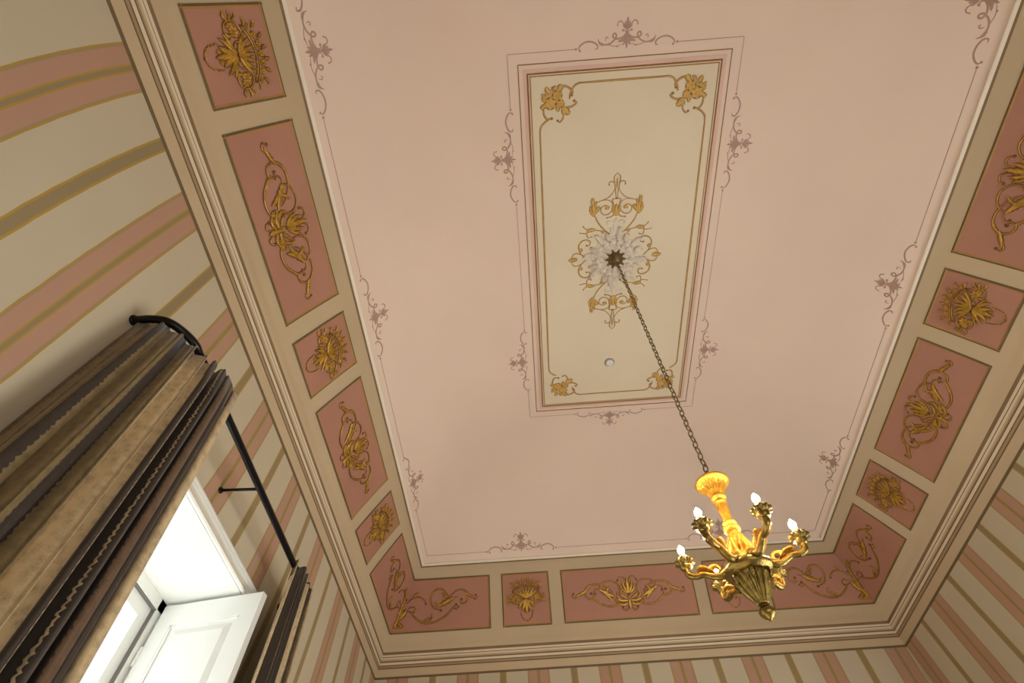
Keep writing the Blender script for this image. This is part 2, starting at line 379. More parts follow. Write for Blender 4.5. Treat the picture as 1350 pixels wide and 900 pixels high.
def leaf(bm, P, w, mp, off, ridge, mat=0, lobes=4, mat2=None):
    """acanthus leaf along a spine, edges cut into lobes"""
    P = [(p[0], p[1], 0) for p in P]
    if len(P) == 2: P = [P[0], tuple((a + b) / 2 for a, b in zip(*P)), P[1]]
    Q = cr(P, 8); m = len(Q); rows = []
    for i, q in enumerate(Q):
        t = (Q[min(i + 1, m - 1)] - Q[max(i - 1, 0)]); t.normalize(); nn = Vector((-t.y, t.x, 0)); s = i / (m - 1)
        env = (math.sin(PI * min(1, s * .92 + .08)) ** .65) * (1 - .35 * s)
        tooth = 1 - .38 * ((s * lobes) % 1.0)
        ww = max(.0006, w * .5 * env * tooth)
        rows.append([bm.verts.new(mp(q.x + nn.x * k * ww + t.x * abs(k) * ww * .35, q.y + nn.y * k * ww + t.y * abs(k) * ww * .35,
                                     off + ridge * {0: .35, .5: 1, 1: 0}[abs(k)])) for k in (-1, -.5, 0, .5, 1)])
    for A, B in zip(rows, rows[1:]):
        for k in range(4): bm.faces.new((A[k], A[k + 1], B[k + 1], B[k])).material_index = mat
def rosette(bm, c, r, mp, off, ridge, mg, mb, petals=6):
    disc(bm, c, r * 1.08, mp, off, 0, mb, 14)
    for k in range(petals):
        a = 2 * PI * k / petals + .4; p = (c[0] + math.cos(a) * r * .62, c[1] + math.sin(a) * r * .62)
        disc(bm, p, r * .36, mp, off + .0006, ridge, mg, 8, 1.15, a)
    disc(bm, c, r * .3, mp, off + .001, ridge * 1.4, mg, 8)
def ornament(items, mp, mats, parent, sc=1.0, split=False, fat=1.0, off=.004, flip=(1, 1), ridge=.004, names=('scrollwork', 'foliage', 'flowers'), glyph=None, org=(0, 0), gold_ratio=.42, both=False):
    """items ('s' stroke, 'l' leaf, 'r' rosette, 'd' dot); both = mirror across the axis x=0"""
    bms = {'s': bmesh.new(), 'l': bmesh.new(), 'r': bmesh.new()}
    sides = [1, -1] if both else [1]
    for it in items:
        for sg in sides:
            tr = lambda p: ((p[0] - org[0]) * sc * flip[0] * sg, (p[1] - org[1]) * sc * flip[1])
            P = [tr(p) for p in it[1]]; wd = it[2] * sc * (fat if it[0] == 's' else 1)
            if both and sg == -1 and all(abs(p[0] - org[0]) < 1e-6 for p in it[1]): continue
            if split: bms = {k: bmesh.new() for k in 'slr'}
            if it[0] == 's':
                b = bms['s']; ribbon(b, P, wd, mp, off, ridge * .35, 1 if len(mats) > 1 else 0)
                if len(mats) > 1: ribbon(b, P, wd * gold_ratio, mp, off + ridge * .35 + .0008, ridge * .5, 0, (.2, .2))
                disc(b, P[-1], wd * .75, mp, off + .0004, ridge * .6, 1 if len(mats) > 1 else 0, 8)
            elif it[0] == 'l':
                b = bms['l']
                if len(mats) > 1:
                    leaf(b, P, wd * 1.25, mp, off + .0004, ridge * .3, 1); leaf(b, P, wd * .78, mp, off + ridge * .3 + .0012, ridge, 0)
                else: leaf(b, P, wd, mp, off + .0004, ridge * .6, 0)
            elif it[0] == 'r': rosette(bms['r'], P[0], wd, mp, off + .0008, ridge, 0, 1 if len(mats) > 1 else 0)
            elif it[0] == 'd': disc(bms['r'], P[0], wd, mp, off + .0005, ridge, 0, 8)
            if split:
                for k, nm in zip('slr', ('scroll', 'leaf', 'bead' if it[0] == 'd' else 'flower')):
                    if len(bms[k].faces): new_obj(nm, bms[k], mats, parent)
                    else: bms[k].free()
    if split: return
    for k, nm in zip('slr', names):
        if len(bms[k].faces): new_obj(nm, bms[k], mats, parent)
        else: bms[k].free()

# ------------------------------------------------------------------ frieze panels
HALF_V = (vD - vC_) / 2; VM = (vD + vC_) / 2
LONG = [  # right half, u along, w up, in units where the panel half height is 1
    ('s', [(0.52, -.02), (.62, .14), (.86, .34), (1.12, .42), (1.40, .34), (1.52, .10), (1.44, -.14), (1.26, -.18), (1.20, -.02), (1.30, .04)], .055),
    ('l', [(1.46, .16), (1.66, .04), (1.86, -.06)], .16), ('s', [(1.70, .0), (1.86, -.12), (1.96, -.06), (1.92, .06)], .045),
    ('s', [(.36, -.18), (.30, .10), (.36, .38), (.58, .52), (.84, .46), (.98, .26), (.90, .06)], .05),
    ('l', [(1.0, .18), (.72, -.02), (.46, -.20)], .24),
    ('l', [(.84, .02), (.66, -.20), (.60, -.36)], .16),
    ('s', [(.98, .20), (1.12, .20), (1.20, .10), (1.16, .02)], .04),
    ('s', [(1.22, -.16), (1.10, -.32), (.90, -.48), (.68, -.54), (.46, -.50), (.32, -.38)], .06),
    ('l', [(1.26, -.10), (1.14, -.28), (1.00, -.38)], .10),
    ('s', [(.30, .28), (.22, .30), (.20, .12), (.10, -.02), (0, -.06)], .055),
    ('s', [(.06, .50), (.14, .66), (.28, .64), (.33, .52)], .045),
    ('l', [(0, -.04), (0, .30), (0, .66)], .26), ('l', [(.03, -.02), (.13, .26), (.16, .50)], .17), ('l', [(.04, -.02), (.20, .14), (.27, .34)], .11),
    ('l', [(.62, .30), (.74, .12), (.70, -.10)], .13), ('l', [(.30, -.30), (.40, -.10), (.36, .06)], .12), ('r', [(.40, -.40)], .07), ('l', [(1.56, .06), (1.44, .26), (1.30, .36)], .09),
    ('r', [(0, -.20)], .085), ('l', [(.08, -.26), (.24, -.12), (.32, -.02)], .13), ('l', [(.06, -.34), (.26, -.34), (.44, -.26)], .18),
    ('l', [(.06, -.46), (.24, -.52), (.42, -.44)], .14), ('l', [(0, -.30), (0, -.54), (0, -.72)], .22), ('r', [(.26, -.42)], .07),
    ('s', [(.04, -.60), (.14, -.74), (.24, -.70), (.26, -.62)], .05), ('s', [(.30, -.36), (.44, -.42), (.48, -.30), (.40, -.24)], .045),
]
SQ = [
    ('s', [(0, .56), (.22, .54), (.44, .46), (.60, .34)], .05), ('s', [(0, .62), (.22, .60), (.46, .52), (.62, .40)], .03),
    ('l', [(0, .02), (0, .30), (0, .54)], .12), ('l', [(.02, .04), (.10, .30), (.18, .52)], .12), ('l', [(.04, .06), (.22, .26), (.36, .46)], .12), ('l', [(.05, .06), (.30, .22), (.50, .38)], .11),
    ('r', [(0, .74)], .09), ('r', [(.22, .72)], .085), ('r', [(.42, .64)], .08), ('r', [(.60, .52)], .065),
    ('l', [(.10, .78), (.14, .88), (.12, .95)], .08), ('l', [(.34, .74), (.40, .84), (.46, .88)], .08), ('l', [(.56, .62), (.64, .72), (.72, .70)], .07), ('l', [(.62, .42), (.74, .46), (.80, .40)], .07),
    ('r', [(.50, .10)], .13), ('r', [(.62, .02)], .10), ('l', [(.44, .04), (.42, -.10), (.50, -.18)], .10),
    ('s', [(.05, .0), (.18, -.02), (.28, .06), (.30, .22), (.40, .30), (.58, .28), (.72, .16), (.74, .0), (.66, -.14), (.50, -.18), (.38, -.10)], .045),
    ('l', [(.72, .04), (.86, .10), (.94, .06)], .07), ('l', [(.74, -.02), (.84, -.10), (.94, -.08)], .06), ('l', [(.72, .10), (.82, .22), (.90, .24)], .05),
    ('s', [(-.10, .0), (0, -.02), (.10, .0)], .06),
    ('l', [(.0, -.02), (.0, -.34), (.0, -.62)], .16), ('l', [(.02, -.02), (.12, -.28), (.22, -.46)], .15), ('l', [(.03, -.02), (.26, -.20), (.40, -.40)], .12), ('l', [(.05, -.04), (.32, -.14), (.46, -.24)], .08),
    ('r', [(.12, -.50)], .05), ('s', [(.28, -.46), (.26, -.62), (.22, -.78), (.12, -.88), (0, -.92)], .028),
    ('d', [(.28, -.52)], .03), ('d', [(.27, -.62)], .03), ('d', [(.25, -.72)], .03), ('d', [(.19, -.81)], .03), ('d', [(.10, -.88)], .03), ('d', [(0, -.90)], .035),
]
ELL = [  # one leg: u from the outer corner, w up; in half heights
    ('s', [(.60, -.18), (.80, -.26), (1.00, -.50), (1.30, -.70), (1.70, -.72), (2.20, -.50), (2.56, -.12), (2.64, -.06)], .06),
    ('s', [(2.52, -.14), (2.66, -.24), (2.74, -.14)], .04),
    ('s', [(2.72, .26), (2.40, .24), (2.10, .60), (1.78, .58), (1.60, .26), (1.70, -.10), (2.02, -.26)], .055),
    ('l', [(2.56, .24), (2.20, .06), (1.84, -.12)], .26), ('l', [(2.20, .16), (2.16, .36), (2.04, .50)], .12), ('l', [(2.0, .02), (1.86, -.02), (1.78, .10)], .10),
    ('s', [(2.40, .30), (2.66, .52), (2.92, .54), (3.12, .36), (3.06, .04), (2.84, -.02), (2.86, .14)], .055),
    ('l', [(3.06, .38), (3.24, .26), (3.40, .18)], .14), ('s', [(3.28, .22), (3.42, .12), (3.50, .20), (3.44, .30)], .04),
    ('s', [(.62, .10), (.86, .30), (1.14, .34), (1.36, .18), (1.40, .06)], .045), ('l', [(.86, .30), (1.02, .46), (1.12, .52)], .10),
    ('s', [(.70, -.10), (.90, -.04), (1.00, -.18), (.92, -.26)], .04),
    ('l', [(1.34, -.66), (1.52, -.56), (1.66, -.58)], .12), ('l', [(1.62, -.64), (1.70, -.44), (1.62, -.34)], .08),
]
ELLC = [  # on the mitre itself
    ('l', [(0.06, -.80), (.20, -.30), (.30, .10)], .30), ('l', [(.10, -.60), (.42, -.34), (.60, -.10)], .26), ('l', [(.20, -.30), (.34, .10), (.30, .36)], .20),
    ('r', [(.30, -.26)], .10), ('r', [(.16, -.82)], .08), ('r', [(.34, -.82)], .07), ('l', [(.20, -.62), (.32, -.74), (.50, -.82)], .16),
    ('l', [(.20, -.50), (.04, -.72), (.02, -.90)], .14), ('s', [(.30, .10), (.36, .36), (.26, .52), (.16, .46)], .045), ('s', [(.34, -.10), (.44, .20), (.56, .26)], .04),
]
def strip_field(segs, off, material, parent, name='field', nv=8):
    """segs: list of functions v -> (side, ua, ub)"""
    bm = bmesh.new()
    for sg in segs:
        side, fa_, fb_, va, vb = sg; rows = []
        for i in range(nv + 1):
            v = va + (vb - va) * i / nv; rows.append([bm.verts.new(surf(side, u, v, off)) for u in (fa_(v), fb_(v))])
        for A, B in zip(rows, rows[1:]): bm.faces.new((A[0], A[1], B[1], B[0]))
    bmesh.ops.remove_doubles(bm, verts=bm.verts, dist=1e-4)
    return new_obj(name, bm, material, parent)
def frame_path(path, w, off, h, mats, parent, name, closed=True, mat=0, inset=0):
    """raised line along a (side,u,v) polyline given as dense points with local 2D frame"""
    bm = bmesh.new(); P = [Vector(p) for p in path]; n = len(P)
    return bm
def panel_frame(segs, parent, name='frame'):
    """segs: polygons edges as list of lists of (side,u,v); each edge is a double line, umber outside and ochre inside"""
    bm = bmesh.new()
    for pts_, (nu, nv_) in segs:
        for a, b_, o1, o2, m in ((-.0022, .0006, .003, .008, 0), (.0006, .0030, .008, .003, 1)):
            rows = []
            for (side, u, v) in pts_:
                rows.append([bm.verts.new(fold(side, u + nu * k, v + nv_ * k, o)) for k, o in ((a, o1), (b_, o2))])
            for A, B in zip(rows, rows[1:]): bm.faces.new((A[0], A[1], B[1], B[0])).material_index = m
    return new_obj(name, bm, [M_LINE, M_GLINE], parent)
VLAB = 'gilt scroll ornament'
def rect_panel(side, u0, u1, kind, label, group):
    uc = (u0 + u1) / 2
    root = thing('frieze_panel', surf(side, uc, VM, 0), label, 'wall panel', group)
    strip_field([(side, lambda v: u0, lambda v: u1, vC_, vD)], .003, M_ROSE, root)
    n = 8; e = .0022
    vsx = [vC_ - e + (vD - vC_ + 2 * e) * i / n for i in range(n + 1)]
    segs = [([(side, u0, v) for v in vsx], (1, 0)), ([(side, u1, v) for v in vsx], (-1, 0)),
            ([(side, u0 - e, vC_), (side, u1 + e, vC_)], (0, 1)), ([(side, u0 - e, vD), (side, u1 + e, vD)], (0, -1))]
    panel_frame(segs, root)
    mp = lambda x, y, o: surf(side, uc + x, VM + y, o)
    items = LONG if kind == 'long' else SQ
    sx = 1.0
    if kind == 'long': sx = (u1 - u0) / 2 / HALF_V / 2.10
    its = []
    for it in items: its.append((it[0], [(p[0] * sx, p[1] - (0.0 if kind == 'long' else .02)) for p in it[1]], it[2] * (1.35 if kind == 'sq' and it[0] == 'l' else 1)))
    k = .92 if kind == 'long' else .90
    ornament(its, mp, [M_GOLD, M_GBROWN], root, split=True, fat=1.45, sc=HALF_V * k, off=.006, both=True, ridge=.008, names=('scrollwork', 'foliage', 'flowers'))
    return root
def ell_panel(end, label):
    """end = 'L' or 'R': panel turning the corner of the end wall"""
    sg = -1 if end == 'L' else 1
    uS = (.9707 - YC) if end == 'L' else (.9705 - YC)          # where it stops on the side wall
    uE = (-.1120 - XC) if end == 'L' else (.5400 - XC)         # where it stops on the end wall
    root = thing('frieze_panel', surf('E', sg * prof(VM).x, VM, 0), label, 'wall panel', 'pink frieze panels turning a corner')
    mitS = lambda v: halfY(prof(v).x); mitE = lambda v: sg * prof(v).x
    strip_field([(end, lambda v: uS, mitS, vC_, vD), ('E', lambda v: uE, mitE, vC_, vD)], .003, M_ROSE, root)
    n = 8; e = .0022
    vsx = [vC_ - e + (vD - vC_ + 2 * e) * i / n for i in range(n + 1)]
    segs = [([(end, uS, v) for v in vsx], (1, 0)), ([('E', uE, v) for v in vsx], (sg, 0))]
    for v, d in ((vC_, 1), (vD, -1)):
        segs.append(([(end, uS - e, v), (end, mitS(v + d * .001), v)], (0, d))); segs.append(([('E', uE, v), ('E', mitE(v + d * .001), v)], (0, d)))
    panel_frame(segs, root)
    hC = prof(vC_).x
    def mpE(x, y, o): return fold('E', sg * (hC - x), VM + y, o)
    def mpS(x, y, o): return fold(end, halfY(hC) - x, VM + y, o)
    legE = abs(sg * hC - uE) / HALF_V; legS = (halfY(hC) - uS) / HALF_V
    for mp, leg in ((mpE, legE), (mpS, legS)):
        s_ = leg / 3.80
        its = [(it[0], [(p[0] * s_, p[1]) for p in it[1]], it[2]) for it in ELL]
        ornament(its, mp, [M_GOLD, M_GBROWN], root, split=True, fat=1.45, sc=HALF_V * .95, off=.006, ridge=.008)
    its = [(it[0], [(p[0] + .12, p[1]) for p in it[1]], it[2]) for it in ELLC]
    ornament(its, mpE, [M_GOLD, M_GBROWN], root, split=True, fat=1.45, sc=HALF_V * .95, off=.007, ridge=.008)
GL, GS = 'long pink frieze panels', 'square pink frieze panels'
dL = .0
rect_panel('L', .1047 - YC, .3712 - YC, 'long', 'long pink panel with gilt scrolls on the left frieze, farther from the corner', GL)
rect_panel('L', .5400 - YC, .7995 - YC, 'long', 'long pink panel with gilt scrolls on the left frieze, nearer the corner', GL)
rect_panel('L', -.0310 - YC, .0735 - YC, 'sq', 'square pink panel with gilt basket in the upper left corner of the photo', GS)
rect_panel('L', .4060 - YC, .5075 - YC, 'sq', 'square pink panel with gilt basket between two long panels of the left frieze', GS)
rect_panel('L', .8350 - YC, .9375 - YC, 'sq', 'square pink panel with gilt basket on the left frieze next to the corner panel', GS)
rect_panel('R', .1060 - YC, .3755 - YC, 'long', 'long pink panel with gilt scrolls on the right frieze, cut by the right photo edge', GL)
rect_panel('R', .5405 - YC, .8045 - YC, 'long', 'long pink panel with gilt scrolls on the right frieze, wholly in view', GL)
rect_panel('R', .4065 - YC, .5095 - YC, 'sq', 'square pink panel with gilt basket on the right frieze between two long panels', GS)
rect_panel('R', .8385 - YC, .9405 - YC, 'sq', 'square pink panel with gilt basket on the right frieze next to the corner panel', GS)
rect_panel('E', .0615 - XC, .3668 - XC, 'long', 'long pink panel with gilt scrolls in the middle of the end frieze', GL)
rect_panel('E', -.0800 - XC, .0285 - XC, 'sq', 'square pink panel with gilt basket on the end frieze, left of its long panel', GS)
rect_panel('E', .3985 - XC, .5070 - XC, 'sq', 'square pink panel with gilt basket behind the hanging chandelier', GS)
ell_panel('L', 'L-shaped pink panel with gilt scrolls turning the left corner of the end wall')
ell_panel('R', 'L-shaped pink panel with gilt scrolls turning the right corner, beside the chandelier')

# ------------------------------------------------------------------ stencilled flourishes and lines on the vault
FLOURISH = [
  ('l', [(0.0145, 0.0811), (0.0145, 0.1141), (0.0145, 0.1468)], 0.022),
  ('l', [(0.0150, 0.0811), (0.0265, 0.102), (0.0275, 0.126)], 0.016),
  ('l', [(0.0155, 0.0811), (0.0345, 0.098), (0.042, 0.112)], 0.012),
  ('s', [(0.0300, 0.1052), (0.0524, 0.1249), (0.068, 0.1189), (0.0716, 0.1063)], 0.006),
  ('s', [(0.0145, 0.0853), (0.0145, 0.0476)], 0.008),
  ('s', [(0.039, 0.0787), (0.0252, 0.0754), (0.0231, 0.0597), (0.0423, 0.0436), (0.0718, 0.0374), (0.0944, 0.0485), (0.092, 0.0634), (0.0808, 0.065), (0.076, 0.0477), (0.0944, 0.0253), (0.1219, 0.0128), (0.1559, 0.0147), (0.1743, 0.0283), (0.1818, 0.0447)][::-1], 0.009),
  ('s', [(0.1343, 0.027), (0.1376, 0.0438), (0.1300, 0.0507), (0.1243, 0.0457)], 0.005),
  ('l', [(0.0165, 0.0559), (0.0381, 0.0312), (0.0678, 0.022)], 0.024),
  ('l', [(0.0145, 0.0561), (0.0145, 0.0181), (0.0145, -0.0157)], 0.024),
  ('l', [(0.0165, 0.045), (0.027, 0.022), (0.0345, 0.000)], 0.018),
  ('s', [(0.0318, 0.0125), (0.0591, 0.0034), (0.0837, 0.0005), (0.1077, 0.0065), (0.1269, 0.0112)], 0.004),
  ('l', [(0.1415, 0.0115), (0.1654, 0.0183), (0.181, 0.0363)], 0.02),
  ('s', [(0.1989, -0.0061), (0.1842, -0.0051), (0.1861, 0.0148), (0.213, 0.0308), (0.2467, 0.034), (0.2769, 0.0214), (0.2922, 0.0033), (0.2847, -0.0098)], 0.009),
  ('d', [(0.3079, 0.0)], 0.007), ('d', [(0.068, -0.0010)], 0.005),
]
def flourish(side, u, v, dirn, label, group):
    root = thing('stencilled_flourish', surf(side, u, v, 0), label, 'ceiling ornament', group)
    mp = lambda x, y, o: surf(side, u + x / S, v + dirn * y / S, o)
    ornament(FLOURISH, mp, [M_STENCIL], root, sc=K, off=.0015, both=True, ridge=.0008, names=('scrollwork', 'foliage', 'dot'), org=(.0145, 0))
def uvline(path, w, off, ridge, mats, root, name, m=0):
    bm = bmesh.new()
    for side, u0, v0, u1, v1 in path:
        horiz = abs(u1 - u0) > abs(v1 - v0)
        rows = []
        for i in range(9):
            t = i / 8; u = u0 + (u1 - u0) * t; v = v0 + (v1 - v0) * t
            rows.append([bm.verts.new(surf(side, u + (0 if horiz else k * w / 2), v + (k * w / 2 if horiz else 0), off + (ridge if k == 0 else 0))) for k in (-1, 0, 1)])
        for A, B in zip(rows, rows[1:]):
            for k in (0, 1): bm.faces.new((A[k], A[k + 1], B[k + 1], B[k])).material_index = m
    return new_obj(name, bm, mats, root)
GF, GG = 'flourishes along the rim of the vault', 'flourishes round the central ceiling panel'
vFl = VK['F']; hF = KN['F'][0]; gp = .086
for u, where in ((-.4203, 'nearest the top edge of the photo'), (0, 'in the middle of the left rim'), (.4203, 'near the far left corner')):
    flourish('L', u, vFl, 1, 'mauve stencilled flourish on the pink vault, left rim, ' + where, GF)
for u, where in ((-.4203, 'at the top edge of the photo'), (.012, 'in the middle of the right rim'), (.4453, 'near the far right corner')):
    flourish('R', u, vFl, 1, 'mauve stencilled flourish on the pink vault, right rim, ' + where, GF)
for u, where in ((-.240, 'left of the chandelier'), (.2450, 'behind the chandelier')):
    flourish('E', u, vFl, 1, 'mauve stencilled flourish on the pink vault above the end frieze, ' + where, GF)
root = thing('stencilled_border', surf('E', 0, vFl, 0), 'thin mauve painted line running round the rim of the pink vault between flourishes', 'painted border')
hy = halfY(hF); W_ = .0011
for side, stops, lim in (('L', (-.4203, 0, .4203), hy), ('R', (-.4203, .012, .4453), hy), ('E', (-.240, .245), hF)):
    edges = [-lim] + [x for s_ in stops for x in (s_ - gp, s_ + gp)] + [lim]
    for a, b_ in zip(edges[::2], edges[1::2]): uvline([(side, a, vFl, b_, vFl)], W_, .0015, .0006, M_STENCIL, root, 'line')
vGl = v_of_h(.1965); hG = .1965; hyG = .3884
for side, lim, us_ in (('L', hyG, (-.2200, .2270)), ('R', hyG, (-.2180, .2270)), ('N', hG, (.002,)), ('E', hG, (-.003,))):
    for u in us_:
        lab = {'L': 'on the left side of the ivory panel', 'R': 'on the right side of the ivory panel', 'N': 'above the top end of the ivory panel', 'E': 'below the lower end of the ivory panel'}[side]
        if side in 'LR': lab += ', upper one' if u < 0 else ', lower one'
        flourish(side, u, vGl, -1, 'mauve stencilled flourish ' + lab, GG)
root = thing('stencilled_border', (XC * S, YC * S, EYE + S), 'thin mauve painted rectangle with gaps round the ivory ceiling panel', 'painted border')
for side, lim, us_ in (('L', hyG, (-.2200, .2270)), ('R', hyG, (-.2180, .2270)), ('N', hG, (.002,)), ('E', hG, (-.003,))):
    edges = [-lim] + [x for s_ in us_ for x in (s_ - .084, s_ + .084)] + [lim]
    for a, b_ in zip(edges[::2], edges[1::2]): uvline([(side, a, vGl, b_, vGl)], W_, .0015, .0006, M_STENCIL, root, 'line')

# ------------------------------------------------------------------ ivory ceiling panel
ZT = EYE + S
def flat(x, y, o): return Vector((x, y, ZT - o))
def rect_line(root, name, hx, hy_, w, off, h, m, off0=0.0):
    bm = bmesh.new(); cx, cy = XC * S, YC * S
    offs = [(-w / 2, off), (-w / 6, off + h), (w / 6, off + h), (w / 2, off)]
    rg = [[bm.verts.new((cx + sx * (hx * S + d), cy + sy * (hy_ * S + d), ZT - o)) for sx, sy in ((-1, -1), (1, -1), (1, 1), (-1, 1))] for d, o in offs]
    for A, B in zip(rg, rg[1:]):
        for k in range(4): bm.faces.new((A[k], A[(k + 1) % 4], B[(k + 1) % 4], B[k]))
    return new_obj(name, bm, m, root, False)
root = thing('ceiling_panel', (XC * S, YC * S, ZT), 'ivory rectangular panel in a gilt frame at the centre of the pink ceiling', 'ceiling panel')
bm = bmesh.new(); box(bm, (XC - .1645) * S, (XC + .1645) * S, (YC - .3575) * S, (YC + .3575) * S, ZT - .006, ZT + .01)
new_obj('field', bm, M_IVORY, root, False)
rect_line(root, 'frame', .1640, .3570, .012, .004, .010, M_OCHRE2)
rect_line(root, 'frame', .1600, .3532, .008, .006, .006, M_GLINE)
o = rect_line(root, 'outer_frame', .1795, .3720, .007, -.001, .008, M_OCHRE2); 
M_PINK2 = mat('deeper_pink_paint', rgb(222, 190, 172), .85, vary=.04, scale=2)
bm = bmesh.new(); cx, cy = XC * S, YC * S
rg = [[bm.verts.new((cx + sx * hx * S, cy + sy * hh * S, ZT - .003)) for sx, sy in ((-1, -1), (1, -1), (1, 1), (-1, 1))] for hx, hh in ((.1645, .3575), (.172, .365))]
for k in range(4): bm.faces.new((rg[0][k], rg[0][(k + 1) % 4], rg[1][(k + 1) % 4], rg[1][k]))
new_obj('pink_border', bm, M_PINK2, root, False)
# inner border with scrolled corners
BX, BY0, BY1 = .1465, .3385, .3285
bm = bmesh.new()
def fl(pts_, w, mp=flat, m=0, off=.008):
    ribbon(bm, [(XC * S + x * S, YC * S + y * S) for x, y in pts_], w, mp, off, .002, m, (.8, .8), 8)
    ribbon(bm, [(XC * S + x * S, YC * S + y * S) for x, y in pts_], w * .45, mp, off + .0025, .002, 1, (.5, .5), 8)
for sx in (-1, 1):
    fl([(sx * BX, -.262), (sx * BX, -.10), (sx * BX, .10), (sx * BX, .248)], .014)
    for sy, by, cy0 in ((-1, BY0, -.262), (1, BY1, .248)):
        fl([(sx * .072, sy * by), (sx * .076, sy * by), (sx * .085, sy * (by - .004)), (sx * .092, sy * (by - .016)), (sx * .0935, sy * (by - .024))], .014)
        fl([(sx * BX, cy0), (sx * (BX - .002), cy0 + sy * .010), (sx * (BX - .010), cy0 + sy * .018), (sx * (BX - .016), cy0 + sy * .021)], .014)
for sy, by in ((-1, BY0), (1, BY1)): fl([(-.072, sy * by), (0, sy * by), (.072, sy * by)], .014)
new_obj('inner_border', bm, [M_OCHRE2, M_OCHRE], root)
BOUQUET = [
  ('l', [(-0.4365, 1.134), (-0.4602, 1.1579), (-0.4677, 1.1768)], 0.03), ('l', [(-0.4448, 1.1308), (-0.4777, 1.1219), (-0.4974, 1.1419)], 0.026),
  ('l', [(-0.4199, 1.1476), (-0.4236, 1.1627), (-0.4072, 1.1789)], 0.028), ('l', [(-0.4596, 1.1214), (-0.4822, 1.111), (-0.4948, 1.0961)], 0.026),
  ('l', [(-0.467, 1.086), (-0.4922, 1.0625), (-0.5028, 1.0538)], 0.032), ('l', [(-0.4366, 1.1302), (-0.4571, 1.128), (-0.4706, 1.1512)], 0.025),
  ('l', [(-0.3996, 1.1462), (-0.3829, 1.1672), (-0.3725, 1.1848)], 0.04), ('l', [(-.4596, 1.105), (-.478, 1.10), (-.4996, 1.118)], .022),
  ('s', [(-0.3872, 1.1565), (-0.3626, 1.1739), (-0.3303, 1.1635), (-0.3094, 1.1399), (-0.3145, 1.1217)], 0.013),
  ('s', [(-0.3767, 1.062), (-0.3315, 1.0542), (-0.3026, 1.0625), (-0.2852, 1.0783), (-0.2983, 1.0887)], 0.012),
  ('l', [(-0.3748, 1.0543), (-0.3524, 1.0374), (-0.3257, 1.0124)], 0.05), ('l', [(-0.3687, 1.05), (-0.3649, 1.0306), (-0.3569, 1.0127)], 0.03),
  ('s', [(-0.3669, 1.0346), (-0.3662, 0.9998), (-0.3867, 0.9739), (-0.4011, 0.982)], 0.010),
  ('s', [(-0.4861, 1.0583), (-0.4853, 1.0237), (-0.4675, 0.9953), (-0.4383, 0.9971)], 0.012),
  ('l', [(-0.4013, 1.0676), (-0.3996, 1.0522), (-0.3978, 1.0306)], 0.03),
  ('r', [(-0.4021, 1.1241)], 0.031), ('r', [(-0.4442, 1.082)], 0.034), ('r', [(-0.3826, 1.0776)], 0.024),
]
for sx, sy, lab in ((1, 1, 'upper left'), (-1, 1, 'upper right'), (1, -1, 'lower left'), (-1, -1, 'lower right')):
    dy = 0 if sy == 1 else -.035
    r_ = thing('rose_bouquet', ((XC - sx * .119) * S, (YC - sy * .311) * S, ZT), 'painted ochre rose bouquet in the %s corner of the ivory panel' % lab, 'ceiling ornament', 'rose bouquets in the corners of the ivory panel')
    ornament(BOUQUET, lambda x, y, o, sx=sx, sy=sy, dy=dy: Vector((XC * S + sx * x, YC * S - sy * (y + dy), ZT - o)), [M_OCHRE, M_OCHRE2], r_, split=True, sc=K, off=.0085, ridge=.004, names=('scrollwork', 'leaves', 'roses'))

